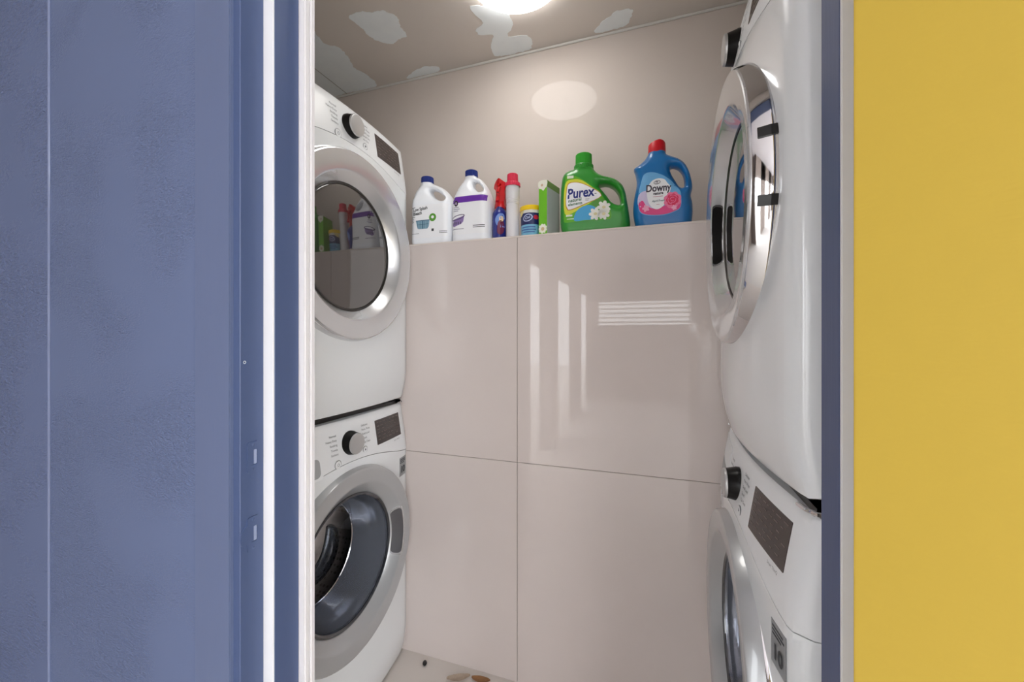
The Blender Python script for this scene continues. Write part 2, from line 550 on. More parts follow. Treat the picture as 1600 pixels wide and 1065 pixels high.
# right jamb
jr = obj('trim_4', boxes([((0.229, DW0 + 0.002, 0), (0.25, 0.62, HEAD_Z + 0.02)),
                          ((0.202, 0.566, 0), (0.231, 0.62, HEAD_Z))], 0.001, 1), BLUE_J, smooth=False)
tag(jr, 'shade-darkened blue right door jamb beside the yellow door', kind='structure')
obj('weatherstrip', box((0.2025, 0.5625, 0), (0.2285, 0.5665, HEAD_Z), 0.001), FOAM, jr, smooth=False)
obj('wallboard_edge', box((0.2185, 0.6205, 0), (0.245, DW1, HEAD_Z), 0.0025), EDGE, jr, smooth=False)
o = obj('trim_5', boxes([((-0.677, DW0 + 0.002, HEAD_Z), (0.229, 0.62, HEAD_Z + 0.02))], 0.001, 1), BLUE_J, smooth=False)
tag(o, 'shade-darkened blue head jamb across the top of the door opening', kind='structure')

def strike(zc, hz, lip):
    """painted-over strike plate with its latch hole, on the left jamb; local x = depth into the closet"""
    y0, y1 = 0.5305, 0.5535
    hx0, hx1 = 0.537, 0.5495
    out = rrect(y0, zc - hz, y1, zc + hz, 0.005)
    hole = rrect(hx0, zc - 0.014, hx1, zc + 0.014, 0.003)
    me = sheet(out, lambda x, z: -0.0016, holes=[hole], h=0.012, bstep=0.004, depth=0.0016)
    M = Matrix.Translation((-0.677, 0, 0)) @ Matrix.Rotation(PI / 2, 4, 'Z')
    me.transform(M)
    p = obj('strike_plate', me, BLUE_J, jl, angle=25)
    obj('latch_recess', box((-0.6772, hx0, zc - 0.014), (-0.6766, hx1 - 0.006, zc + 0.014)), BLUE_J, p, smooth=False)
    obj('latch_bevel', box((-0.6768, hx1 - 0.0065, zc - 0.013), (-0.6756, hx1 - 0.0005, zc + 0.013), 0.0008), mat('bevel_highlight', (140, 150, 180), 0.3), p, smooth=False)  # lighter blue puts the bevel's highlight into its colour
    for s in (-1, 1):
        me = lathe([(0.0001, 0.0022), (0.0022, 0.002), (0.003, 0.0015)], 12, 'y'); me.transform(Matrix.Rotation(PI / 2, 4, 'Z'))
        me.transform(Matrix.Translation((-0.677, 0.542, zc + s * (hz - 0.006))))
        obj('screw', me, BLUE_J, p)
    if lip:
        me = sheet(spline([(0.531, zc - 0.014), (0.521, zc - 0.014), (0.5165, zc - 0.004), (0.519, zc + 0.008), (0.524, zc + 0.015), (0.531, zc + 0.018)], True, 5),
                   lambda x, z: -0.0018, h=0.008, bstep=0.003, depth=0.0018)
        me.transform(M)
        obj('plate_lip', me, BLUE_J, p, angle=25)
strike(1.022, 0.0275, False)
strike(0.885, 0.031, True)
me = lathe([(0.0016, 0.0006), (0.0024, 0.001), (0.0028, 0.0004)], 14, 'y'); me.transform(Matrix.Rotation(PI / 2, 4, 'Z'))
me.transform(Matrix.Translation((-0.677, 0.526, 1.192)))
obj('nail_hole', me, mat('chipped_paint', (205, 208, 214), 0.6), jl)

# ---- yellow door, swung out towards the camera
dr = bpy.data.objects.new('door_1', None); COL.objects.link(dr)
dr.location = (0.2135, 0.512, 0.0); dr.rotation_euler = (0, 0, math.radians(45.0))
tag(dr, 'yellow door swung open along the right edge', kind='structure')
obj('slab', box((-0.044, -0.90, 0.012), (0.0, 0.0, 2.03), 0.0015), YELLOW, dr, smooth=False)
for zc in (0.28, 1.06, 1.8):
    hg = obj('hinge', lathe([(0.0001, zc - 0.05), (0.0065, zc - 0.05), (0.0065, zc + 0.05), (0.0001, zc + 0.05)], 16, 'z', off=(0.003, 0.006, 0)), CHROME, dr)

# ------------------------------------------------------------------ the covered porch behind the camera
PC = mat('porch_ceiling_paint', (226, 222, 226), 0.6)
o = obj('porch_floor', box((-12, -14, -0.14), (12, 0.46, -0.004)), mat('porch_concrete', (214, 210, 205), 0.7, var=0.06, vscale=3), smooth=False)
tag(o, 'pale concrete porch floor outside the closet door', kind='structure')
o = obj('porch_ceiling', box((-1.6, -5.3, 2.62), (1.9, 0.64, 2.72)), PC, smooth=False)
tag(o, 'pale porch ceiling mirrored faintly in the glossy panels', kind='structure')
fw = obj('porch_wall', boxes([((-1.16, -5.3, 0), (1.9, -5.2, 1.43)), ((-1.16, -5.3, 1.87), (1.9, -5.2, 2.62)),
                              ((-1.16, -5.3, 1.43), (-1.0, -5.2, 1.87)), ((0.7, -5.3, 1.43), (1.9, -5.2, 1.87))]),
         mat('porch_wall_paint', (120, 110, 104), 0.7), smooth=False)
tag(fw, 'taupe porch wall with a louvred window mirrored in the panels', kind='structure')
for k in range(5):
    me = box((-1.0, -0.03, -0.002), (0.7, 0.03, 0.002), 0.001)
    me.transform(Matrix.Translation((0, -5.25, 1.48 + k * 0.085)) @ Matrix.Rotation(0.5, 4, 'X'))
    obj('louvre_slat', me, WHITE_TRIM, fw, smooth=False)
o = obj('porch_side_wall', boxes([((-1.54, -0.89, 0), (-1.50, 0.515, 2.62)), ((-1.54, -0.89, 0), (-1.12, -0.85, 2.62)), ((-1.16, -2.25, 0), (-1.12, -1.50, 2.62)), ((-1.16, -3.98, 0), (-1.12, -3.15, 2.62)),  # near return and jog are added out of view to block side daylight
                                  ((-1.16, -5.2, 0), (-1.12, -4.72, 2.62)), ((-1.16, -5.2, 1.95), (-1.12, -0.85, 2.62))]),
        mat('porch_pier_paint', (130, 118, 110), 0.7), smooth=False)
tag(o, 'open sided porch wall with three mirrored bays, plus an added light-blocking return', kind='structure')

# ------------------------------------------------------------------ ceiling lamp
lamp = thing('ceiling_lamp', 'round white flush ceiling lamp, lit, at the top edge', 'lamp', (-0.4296, 1.275, CZ))
obj('lamp_base', lathe([(0.0001, 0.0), (0.165, 0.0), (0.167, -0.005), (0.163, -0.007)], 64), WHITE_TRIM, lamp)
obj('diffuser', lathe([(0.163, -0.006), (0.163, -0.018), (0.156, -0.025), (0.14, -0.030), (0.07, -0.033), (0.0001, -0.034)], 64), DIFFUSER, lamp)

# ------------------------------------------------------------------ washers and dryers
MW, MH = 0.343, 0.975
def front_out(H):
    def fn(x, z):
        o = 0.03 * (1 - min(1, (x / MW) ** 2))
        zt = H - 0.17
        if z > zt:
            o -= 0.026 * ((z - zt) / 0.17) ** 1.2
        if z < 0.13:
            o -= 0.024 * ((0.13 - z) / 0.13) ** 2
        Re = 0.024
        d = min(MW - abs(x), z + 0.006, H - z + 0.006)
        if d < Re:
            d = max(d, 0)
            o -= Re - math.sqrt(max(0, Re * Re - (Re - d) ** 2))
        return o
    return fn

def seam_z(H):
    return lambda x: H - 0.128 - 0.050 * math.sin(PI / 2 * min(1.0, (x / MW) ** 2))

def build_machine(kind, label, loc, rz, hinge_side):
    H = MH
    fo = front_out(H)
    yf = lambda x, z: -fo(x, z)
    sz = seam_z(H)
    t = thing(kind, label, 'washer' if kind == 'washing_machine' else 'dryer', loc, rz, None)
    cz = 0.535 if kind == 'washing_machine' else 0.525
    R0 = 0.296
    xs = np.linspace(-MW, MW, 29)
    r = 0.012
    # lower front
    gap = 0.0009
    low = [(-MW, 0.012 + r), (-MW + r * .3, 0.012 + r * .3), (-MW + r, 0.012), (MW - r, 0.012), (MW - r * .3, 0.012 + r * .3), (MW, 0.012 + r)]
    low += [(x, sz(x) - gap) for x in xs[::-1]]
    holes = [ell(0, cz, 0.222, 0.222, 56)]
    obj('front_panel', sheet(low, yf, holes, h=0.022, rings=(0.002, 0.006, 0.013), back=0.10), WHITE_EN, t, angle=30)
    up = [(x, sz(x) + gap) for x in xs]
    up += [(MW, H - r), (MW - r * .3, H - r * .3), (MW - r, H), (-MW + r, H), (-MW + r * .3, H - r * .3), (-MW, H - r)]
    obj('control_panel', sheet(up, yf, [], h=0.022, rings=(0.002, 0.006, 0.013), back=0.10), WHITE_PANEL, t, angle=30)
    # cabinet shell behind the fronts
    def shell(z0, z1):
        return ((-MW + 0.002, 0.06, z0), (MW - 0.002, 0.72, z1))
    if kind == 'washing_machine':
        obj('cabinet', boxes([((-MW + 0.002, 0.095, 0.012), (-MW + 0.012, 0.72, H - 0.002)), ((MW - 0.012, 0.095, 0.012), (MW - 0.002, 0.72, H - 0.002)),
                              ((-MW + 0.002, 0.095, H - 0.012), (MW - 0.002, 0.72, H - 0.002)), ((-MW + 0.002, 0.70, 0.012), (MW - 0.002, 0.72, H - 0.002)),
                              ((-MW + 0.002, 0.095, 0.012), (MW - 0.002, 0.72, 0.022))]), WHITE_EN, t, smooth=False)
    else:
        obj('cabinet', box((-MW + 0.002, 0.095, 0.012), (MW - 0.002, 0.72, H - 0.002), 0.004), WHITE_EN, t, smooth=False)
    for fx in (-0.27, 0.27):
        for fy in (0.08, 0.64):
            obj('foot', lathe([(0.0001, 0.0), (0.022, 0.0), (0.022, 0.008), (0.012, 0.009), (0.012, 0.0135)], 20, off=(fx, fy, 0)), BLACKP, t)
    # knob
    kz = H - 0.072
    ky = fo(0, kz)
    kn = obj('knob', lathe([(0.0375, ky - 0.006), (0.0375, ky + 0.0015), (0.0365, ky + 0.003), (0.0325, ky + 0.0225), (0.0315, ky + 0.0235)], 48, 'y', off=(0, 0, kz)), BLACKG, t)
    obj('knob_cap', lathe([(0.0325, ky + 0.0222), (0.0325, ky + 0.0255), (0.031, ky + 0.0278), (0.029, ky + 0.0283), (0.0001, ky + 0.0280)], 48, 'y', off=(0, 0, kz)), KNOB, kn)
    # display
    dsp = obj('display', sheet(rrect(0.130, H - 0.112, 0.292, H - 0.030, 0.002), lambda x, z: yf(x, z) - 0.0009, h=0.02, depth=0.0012), DISPLAY, t, angle=25)
    marks = []
    rnd = random.Random(3)
    for row in range(6):
        z = H - 0.040 - row * 0.0115
        x = 0.138
        while x < 0.272:
            w = rnd.uniform(0.006, 0.018)
            marks.append(strip_patch(rect(x, z, x + w, z + 0.0017), yf, 0.0014, 0.05, thick=0.0003))
            x += w + rnd.uniform(0.006, 0.016)
    obj('display_print', merge(marks), DISPLAY_MARK, dsp, smooth=False)['kind'] = 'stuff'
    # printed programme names either side of the knob
    left = ['Normal', 'Heavy Duty', 'Bedding', 'Towels', 'Sanitary'] if kind == 'washing_machine' else ['Normal', 'Heavy Duty', 'Bedding', 'Towels', 'Sanitary']
    right = ['Delicates', 'Perm. Press', 'Small Load', 'Speed', 'Tub Clean'] if kind == 'washing_machine' else ['Delicates', 'Perm. Press', 'Small Load', 'Speed Dry', 'Air Dry']
    tx = []
    for i, s in enumerate(left):
        tx.append(text_mesh(s, 0.0088, -0.056, H - 0.040 - i * 0.0135, yf, align='RIGHT', bold=0.0001))
    for i, s in enumerate(right):
        tx.append(text_mesh(s, 0.0088, 0.056, H - 0.034 - i * 0.0135, yf, align='LEFT', bold=0.0001))
    tx.append(text_mesh('Smart ThinQ', 0.0075, 0.236, H - 0.125, yf, align='LEFT'))
    tx.append(text_mesh('LG', 0.018, -0.275, H - 0.052, yf, bold=0.0003))
    for i, w in enumerate((0.05, 0.06, 0.045)):
        tx.append(strip_patch(rect(-0.235, H - 0.042 - i * 0.009, -0.235 + w, H - 0.0405 - i * 0.009), yf, 0.0007, 0.05, thick=0.0003))
    obj('panel_lettering', merge(tx), INK, t, smooth=False)['kind'] = 'stuff'
    # buttons
    for bx, bz, br in ((-0.062, H - 0.122, 0.012), (0.062, H - 0.108, 0.0095)):
        by = fo(bx, bz)
        b = obj('button', lathe([(br, by - 0.003), (br, by + 0.0012), (br - 0.001, by + 0.0020), (0.0001, by + 0.0022)], 28, 'y', off=(bx, 0, bz)), WHITE_PANEL, t)
        obj('button_rim', lathe([(br + 0.0001, by - 0.001), (br + 0.0016, by + 0.0008), (br + 0.0001, by + 0.0014)], 28, 'y', off=(bx, 0, bz)), INK, b)
        if bx > 0:
            obj('button_mark', strip_patch([(bx - 0.003, bz - 0.004), (bx + 0.004, bz), (bx - 0.003, bz + 0.004)], lambda x, z: -(by + 0.0022), 0.0004, 0.05, thick=0.0002), DARKINK, b, smooth=False)
        else:
            obj('button_mark', lathe([(0.0034, by + 0.0024), (0.0044, by + 0.0027), (0.0034, by + 0.003)], 20, 'y', off=(bx, 0, bz)), INK, b)
    if kind == 'washing_machine':
        dw = obj('detergent_drawer', sheet(rrect(-0.325, H - 0.145, -0.118, H - 0.022, 0.012), lambda x, z: yf(x, z) - 0.0012, h=0.022, rings=(0.002,), depth=0.004), WHITE_PANEL, t, angle=25)
        obj('drawer_grip', sheet(rrect(-0.30, H - 0.138, -0.127, H - 0.085, 0.014), lambda x, z: yf(x, z) - 0.0018, h=0.02, depth=0.001), mat('drawer_grip_grey', (168, 170, 172), 0.4), dw, angle=25)
        st = obj('sticker', sheet(rect(0.268, H - 0.268, 0.318, H - 0.198), lambda x, z: yf(x, z) - 0.0005, h=0.02, depth=0.0006), STICK, t, smooth=False)
        sy = lambda x, z: yf(x, z) - 0.0005
        tm = [text_mesh('10', 0.034, 0.293, H - 0.255, sy, align='CENTER', bold=0.0012), ]
        for i, w in enumerate((0.036, 0.04, 0.03)):
            tm.append(strip_patch(rect(0.273, H - 0.208 - i * 0.006, 0.273 + w, H - 0.205 - i * 0.006), sy, 0.0005, 0.05, thick=0.0003))
        obj('sticker_print', merge(tm), DARKINK, st, smooth=False)['kind'] = 'stuff'
    # ---- door
    off = (0, 0, cz)
    def grip(ga, half, r0, r1, cr, rz, extra):
        P, F, _ = tri2d(rrect(-half * 0.22, r0, half * 0.22, r1, cr, 6), h=0.008, bstep=0.004)
        v = []
        for x, r in P:
            a = ga + x / 0.22
            v.append((r * math.cos(a), -(rz(r) + extra), r * math.sin(a) + cz))
        n = len(v)
        v += [(p[0], p[1] + 0.001, p[2]) for p in v]
        f = list(F) + [tuple(n + i for i in reversed(t_)) for t_ in F] + [(b, a, n + a, n + b) for a, b in edges_boundary(F)]
        return pyd(v, f)
    if kind == 'dryer':
        dprof = [(0.275, -0.016), (R0, -0.012), (R0, 0.014), (0.2950, 0.018), (0.2880, 0.0435), (0.2860, 0.0470), (0.2830, 0.0485), (0.2800, 0.0482),
                 (0.2300, 0.0440), (0.2270, 0.0430), (0.2240, 0.0405), (0.1985, 0.0140), (0.1965, 0.0110), (0.1955, 0.004)]
        dm = obj('door', lathe(dprof, 96, 'y', off=off), RING_SILVER, t, angle=28)
        obj('door_glass', lathe([(0.1945, 0.004), (0.1935, 0.0085), (0.1915, 0.0110), (0.189, 0.0122), (0.1865, 0.0127), (0.1845, 0.01295), (0.181, 0.0132), (0.15, 0.0146), (0.12, 0.0158), (0.06, 0.0172), (0.0001, 0.0177)], 96, 'y', off=off), SMOKE, dm, angle=30)
        obj('glass_rim', lathe([(0.1985, 0.008), (0.1978, 0.0140), (0.1950, 0.0150), (0.1915, 0.0132), (0.191, 0.008)], 96, 'y', off=off), mat('dark_rim', (70, 68, 66), 0.2, metal=0.6), dm)
        # grip pocket on the side away from the hinge
        ga = PI if hinge_side > 0 else 0.0
        rz = lambda r: 0.0140 + (r - 0.1985) * (0.0265 / 0.0255)
        obj('grip_rim', grip(ga, 0.40, 0.2000, 0.2235, 0.010, rz, 0.0010), CHROME, dm)
        obj('rim_band', lathe([(R0 - 0.0002, 0.010), (R0 + 0.0003, 0.014), (0.2954, 0.018), (0.2886, 0.0430), (0.2878, 0.0440)], 96, 'y', off=off), CHROME, dm)
        obj('grip_pocket', grip(ga, 0.375, 0.2015, 0.2215, 0.009, rz, 0.0016), BLACKG, dm)
        for a in (0.19, -0.19):
            aa = (0 if hinge_side > 0 else PI) + a
            obj('hinge_block', lathe([(R0 - 0.004, 0.004), (R0 + 0.003, 0.004), (R0 + 0.002, 0.018), (R0 - 0.003, 0.036), (R0 - 0.010, 0.036)], 3, 'y', aa - 0.03, aa + 0.03, True, off), BLACKP, dm, smooth=False)
    else:
        dprof = [(0.275, -0.016), (R0 - 0.002, -0.012), (R0 - 0.002, 0.014), (0.2930, 0.018), (0.2860, 0.0430), (0.2840, 0.0460), (0.2810, 0.0475), (0.2770, 0.0475),
                 (0.2420, 0.0455), (0.2380, 0.0445), (0.2340, 0.0420), (0.2060, 0.0190), (0.2030, 0.0150), (0.2010, 0.006)]
        dm = obj('door', lathe(dprof, 96, 'y', off=off), RING_GREY, t, angle=28)
        obj('outer_rim', lathe([(R0 - 0.001, 0.004), (R0 + 0.001, 0.010), (R0 - 0.001, 0.018)], 96, 'y', off=off), CHROME, dm)
        obj('glass_rim', lathe([(0.2035, 0.012), (0.2020, 0.0175), (0.1975, 0.0185), (0.193, 0.0150), (0.191, 0.006)], 96, 'y', off=off), mat('dark_gloss_rim', (40, 42, 48), 0.1, coat=1.0), dm)
        bw = obj('door_bowl', lathe([(0.192, 0.012), (0.1895, 0.004), (0.1905, -0.001), (0.186, -0.014), (0.1815, -0.030), (0.1825, -0.037), (0.176, -0.062), (0.1685, -0.088), (0.158, -0.112)], 96, 'y', off=off), BOWL_WALL, dm, angle=40)
        obj('bowl_window', lathe([(0.158, -0.112), (0.145, -0.122), (0.08, -0.127), (0.0001, -0.128)], 96, 'y', off=off), BOWL, bw, angle=40)
        obj('bowl_bead', lathe([(0.1595, -0.112), (0.158, -0.110), (0.1562, -0.1125)], 96, 'y', off=off), CHROME, bw)
        # recessed grip at the opening side
        ga = 0.0
        def rz(r):
            pts = [(0.2060, 0.0190), (0.2340, 0.0420), (0.2380, 0.0445), (0.2420, 0.0455), (0.2770, 0.0475)]
            return float(np.interp(r, [p[0] for p in pts], [p[1] for p in pts]))
        obj('grip_frame', grip(ga, 0.39, 0.2070, 0.2480, 0.016, rz, 0.0010), RING_SILVER, dm)
        obj('grip_pocket', grip(ga, 0.355, 0.2075, 0.2410, 0.014, rz, 0.0017), mat('grip_smoke', (92, 92, 96), 0.15, metal=0.3, coat=1.0), dm)
        obj('gasket', lathe([(0.222, -0.012), (0.214, 0.004), (0.200, 0.006), (0.192, -0.02), (0.196, -0.10), (0.205, -0.15), (0.22, -0.16)], 72, 'y', off=off), RUBBER, t)
        drm = obj('drum', lathe([(0.205, -0.15), (0.252, -0.165), (0.258, -0.18), (0.258, -0.50), (0.24, -0.515), (0.0001, -0.52)], 72, 'y', off=off), DRUM, t)
        for k in range(3):
            a = 0.6 + k * 2 * PI / 3
            me = sheet(spline([(-0.03, 0.0), (-0.018, 0.03), (-0.006, 0.052), (0.006, 0.052), (0.018, 0.03), (0.03, 0.0)], False, 4), lambda x, z: 0.0, h=0.02, depth=0.27)
            me.transform(Matrix.Translation((0, 0.2, cz)) @ Matrix.Rotation(a, 4, 'Y') @ Matrix.Translation((0, 0, -0.257)))
            obj('lifter', me, mat('lifter_plastic', (72, 74, 78), 0.35), drm)
    return t

L_LOC, R_LOC = (-0.910, 1.046), (0.196, 1.044)
build_machine('washing_machine', 'white front-loading washer at lower left with see-through bowl door', (L_LOC[0], L_LOC[1], 0), PI / 2, 1)
build_machine('dryer', 'white dryer at upper left with dark smoked glass door', (L_LOC[0], L_LOC[1], 0.987), PI / 2, 1)
build_machine('washing_machine', 'white front-loading washer at lower right, seen at a steep slant', (R_LOC[0], R_LOC[1], 0), -PI / 2, 1)
build_machine('dryer', 'white dryer at upper right with mirror-like silver door ring', (R_LOC[0], R_LOC[1], 0.987), -PI / 2, 1)
for (x, y), rz, lab in ((L_LOC, PI / 2, 'black stacking tray between the two left machines'), (R_LOC, -PI / 2, 'black and chrome stacking tray between the two right machines')):
    t = thing('stacking_kit', lab, 'bracket', (x, y, MH), rz, 'machine stacking kits')
    obj('tray', boxes([((-0.335, 0.03, 0.0), (-0.30, 0.68, 0.0117)), ((0.30, 0.03, 0.0), (0.335, 0.68, 0.0117)), ((-0.335, 0.03, 0.0), (0.335, 0.05, 0.0117))]), BLACKP, t, smooth=False)
    for s in (-1, 1):
        pth = [(s * 0.300, 0.016, 0.004), (s * 0.322, 0.021, 0.004), (s * 0.333, 0.031, 0.004), (s * 0.338, 0.05, 0.004), (s * 0.338, 0.30, 0.004)]
        obj('corner_trim', tube(spline(pth, False, 4), 0.0035, 8), CHROME, t)

# ------------------------------------------------------------------ bottles on the ledge
def grow(pts, k=1.028):
    return [(x * k, (z + 0.354) * k - 0.354) for x, z in pts]

def jug(name_parent, outline, holes, B, Rr, material, p=2.2, flat_idx=(), h=0.006, shoulder=None):
    """hollow-handled jug: front outline with a see-through handle opening, inflated to depth B(z)"""
    out = outline
    loops = [out] + list(holes)
    segs_round = []
    for i in range(len(out)):
        a, b = out[i], out[(i + 1) % len(out)]
        if (a[1] < 0.001 and b[1] < 0.001) or i in flat_idx:
            continue
        segs_round.append((a, b))
    for hl in holes:
        for i in range(len(hl)):
            segs_round.append((hl[i], hl[(i + 1) % len(hl)]))
    P, F, _ = tri2d(out, holes, h, rings=(0.0008, 0.0026), bstep=0.004)
    d = segdist(P, segs_round)
    dep = []
    for (x, z), dd in zip(P, d):
        q = 1 - min(dd / Rr(z), 1)
        w = B(z) * max(0.0, 1 - q ** p) ** (1 / p)
        if z < 0.012:
            w *= 0.86 + 0.14 * math.sqrt(max(0, 1 - (1 - z / 0.012) ** 2))
        dep.append(w)
    n = len(P)
    v = [(q[0], -w, q[1]) for q, w in zip(P, dep)] + [(q[0], w, q[1]) for q, w in zip(P, dep)]
    f = list(F) + [tuple(n + i for i in reversed(t)) for t in F]
    for a, b in edges_boundary(F):
        f.append((b, a, n + a, n + b))
    me = pyd(v, f)
    bm = bmesh.new(); bm.from_mesh(me)
    bmesh.ops.remove_doubles(bm, verts=bm.verts, dist=2e-5)
    bmesh.ops.dissolve_degenerate(bm, dist=1e-6, edges=bm.edges)
    for _ in range(2):
        bmesh.ops.smooth_vert(bm, verts=[q for q in bm.verts if q.co.z > 0.004], factor=0.35, use_axis_x=False, use_axis_y=True, use_axis_z=False)
    bm.to_mesh(me); bm.free()
    return obj('body', me, material, name_parent, angle=55)

def ramp(pts):
    def fn(z):
        if z <= pts[0][0]: return pts[0][1]
        for (a, va), (b, vb) in zip(pts, pts[1:]):
            if z <= b:
                t = (z - a) / (b - a); t = t * t * (3 - 2 * t)
                return va + (vb - va) * t
        return pts[-1][1]
    return fn

def ribbed_cap(r0, r1, z0, z1, x, material, parent, ribs=36, name='cap'):
    v, f = [], []
    n = ribs * 4
    prof = [(r0, z0, 1), (r0, z0 + 0.002, 1), (r1, z1 - 0.002, 1), (r1 - 0.0015, z1, 0.2), (0.0001, z1 + 0.0005, 0)]
    for r, z, k in prof:
        for i in range(n):
            rr = r + (0.0005 if (i % 4) < 2 else -0.0003) * k
            a = 2 * PI * i / n
            v.append((x + rr * math.cos(a), rr * math.sin(a), z))
    for j in range(len(prof) - 1):
        for i in range(n):
            f.append((j * n + i, j * n + (i + 1) % n, (j + 1) * n + (i + 1) % n, (j + 1) * n + i))
    return obj(name, pyd(v, f), material, parent, angle=30)

NAVYCAP = mat('navy_cap', (22, 44, 120), 0.35)
LABELW = mat('label_white', (240, 241, 244), 0.35)
def patch(name, outline, fs, material, parent, off=0.0006, h=0.006, bstep=0.004):
    return obj(name, strip_patch(outline, fs, off, h, bstep, 0.0004), material, parent, angle=40)
def lettering(parts, fs, material, parent, off=0.0012, name='lettering'):
    ms = [text_mesh(s, sz, x, z, fs, off, rot, shear, al, bold, sx) for (s, sz, x, z, rot, shear, al, bold, sx) in parts]
    o = obj(name, merge(ms), material, parent, smooth=False); o['kind'] = 'stuff'
    return o
def bars(rows, fs, material, parent, off=0.0010, name='fine_print'):
    o = obj(name, merge([strip_patch(rect(x, z, x + w, z + t), fs, off, 0.006, 0.006, 0.0003) for x, z, w, t in rows]), material, parent, smooth=False)
    o['kind'] = 'stuff'
    return o

BY = 1.470
# ---- bleach jug with green badge
b1 = thing('bleach_jug', 'white bleach jug with green badge, leftmost on the ledge', 'bottle', (-0.836, BY, LEDGE_Z), 0.0, 'jugs on the ledge')
low = [(-0.080, 0.0), (-0.088, 0.008)]
side_l = [(-0.088, 0.008), (-0.0875, 0.05), (-0.086, 0.109), (-0.085, 0.174), (-0.078, 0.210), (-0.067, 0.238), (-0.0595, 0.254), (-0.0585, 0.262)]
side_r = [(-0.0125, 0.262), (-0.010, 0.254), (0.009, 0.244), (0.039, 0.228), (0.062, 0.206), (0.076, 0.181), (0.083, 0.157), (0.0895, 0.133), (0.092, 0.093), (0.0915, 0.049), (0.089, 0.008)]
g_ = lambda pts: [(x * 1.02, z * 1.02) for x, z in pts]
gx = lambda pts: [(x * 1.035, z * 1.02) for x, z in pts]
sl = spline(gx(side_l), False, 4); sr = spline(gx(side_r), False, 4)
outl = [(-0.082, 0.0)] + sl + sr + [(0.083, 0.0)]
hole = spline(g_([(-0.015, 0.223), (-0.004, 0.226), (0.016, 0.218), (0.042, 0.199), (0.059, 0.180), (0.057, 0.175), (0.039, 0.175), (0.016, 0.186), (-0.004, 0.202)]), True, 4)
body = jug(b1, outl[::-1], [hole], ramp([(0.17, 0.056), (0.215, 0.040), (0.25, 0.023)]), ramp([(0.15, 0.036), (0.22, 0.026)]), WHITE_HDPE, p=2.7, flat_idx=(len(sr),))
# the flat neck top is the step from side_l to side_r; the cap covers it
ribbed_cap(0.0252, 0.0245, 0.262, 0.287, -0.0355, NAVYCAP, b1)
fs = surf(body)
lb = patch('label', rrect(-0.080, 0.028, 0.082, 0.158, 0.006), fs, LABELW, b1)
patch('badge', ell(0.021, 0.106, 0.0155, 0.0155), fs, mat('badge_green', (84, 150, 44), 0.4), lb, 0.0012)
patch('badge_centre', ell(0.021, 0.107, 0.006, 0.006), fs, LABELW, lb, 0.0017)
lettering([('Low Splash', 0.0175, -0.066, 0.1345, 0.10, 0, 'LEFT', 0.0005, 0.82), ('Bleach', 0.0175, -0.066, 0.119, 0.10, 0, 'LEFT', 0.0005, 0.86)], fs, DARKINK, lb)
bars([(-0.077, 0.149, 0.020, 0.0025), (-0.076, 0.112, 0.018, 0.002), (-0.076, 0.104, 0.012, 0.0018), (-0.076, 0.098, 0.011, 0.0018), (-0.076, 0.092, 0.012, 0.0018),
      (-0.077, 0.046, 0.037, 0.0015)], fs, INK, lb)
bars([(0.050, 0.048, 0.031, 0.0022), (0.050, 0.0425, 0.031, 0.0022), (0.016, 0.052, 0.010, 0.010)], fs, DARKINK, lb, name='warning_print')
bk = [(-0.054, 0.098), (0.008, 0.098), (0.004, 0.072), (-0.002, 0.064), (-0.042, 0.064), (-0.048, 0.072)]
patch('basket_print', bk, fs, mat('basket_blue', (126, 160, 178), 0.45), lb, 0.0012)
bars([(-0.054, 0.0955, 0.062, 0.003), (-0.0245, 0.064, 0.004, 0.033), (-0.049, 0.081, 0.053, 0.0015)] + [(-0.046 + i * 0.0105, 0.066, 0.0012, 0.028) for i in range(5)], fs, mat('basket_teal', (52, 92, 116), 0.45), lb, 0.0017, 'basket_lines')

# ---- bleach jug with purple band
b2 = thing('bleach_jug', 'white bleach jug with broad purple band around its label', 'bottle', (-0.658, BY - 0.006, LEDGE_Z), 0.0, 'jugs on the ledge')
side_l = [(-0.083, 0.008), (-0.084, 0.064), (-0.084, 0.122), (-0.079, 0.165), (-0.069, 0.195), (-0.049, 0.230), (-0.038, 0.250), (-0.0365, 0.260)]
g_ = lambda pts: [(x * 0.985, z * 1.02) for x, z in pts]
side_r = [(0.0095, 0.260), (0.0105, 0.252), (0.031, 0.240), (0.053, 0.213), (0.065, 0.190), (0.074, 0.166), (0.079, 0.129), (0.080, 0.064), (0.079, 0.008)]
sl = spline(g_(side_l), False, 4); sr = spline(g_(side_r), False, 4)
outl = [(-0.078, 0.0)] + sl + sr + [(0.074, 0.0)]
hole = spline(g_([(-0.001, 0.230), (0.007, 0.233), (0.022, 0.226), (0.040, 0.206), (0.047, 0.194), (0.040, 0.189), (0.022, 0.192), (0.006, 0.205), (0.0, 0.218)]), True, 4)
body = jug(b2, outl[::-1], [hole], ramp([(0.16, 0.056), (0.21, 0.040), (0.25, 0.023)]), ramp([(0.15, 0.036), (0.22, 0.024)]), WHITE_HDPE, p=2.7, flat_idx=(len(sr),))
ribbed_cap(0.0245, 0.024, 0.260, 0.285, -0.0135, NAVYCAP, b2)
fs = surf(body)
lb = patch('label', rrect(-0.077, 0.028, 0.073, 0.178, 0.006), fs, LABELW, b2)
patch('purple_band', rect(-0.0755, 0.148, 0.0690, 0.172), fs, mat('band_purple', (104, 48, 160), 0.4), lb, 0.0012)
patch('number_badge', ell(-0.052, 0.146, 0.0085, 0.011), fs, mat('badge_dark', (34, 24, 40), 0.4), lb, 0.0017)
obj('badge_ring', merge([strip_patch(ell(-0.052, 0.146, 0.0035, 0.006, 18), fs, 0.0022, 0.01, None, 0.0003)]), mat('badge_lilac', (170, 150, 190), 0.4), lb, smooth=False)
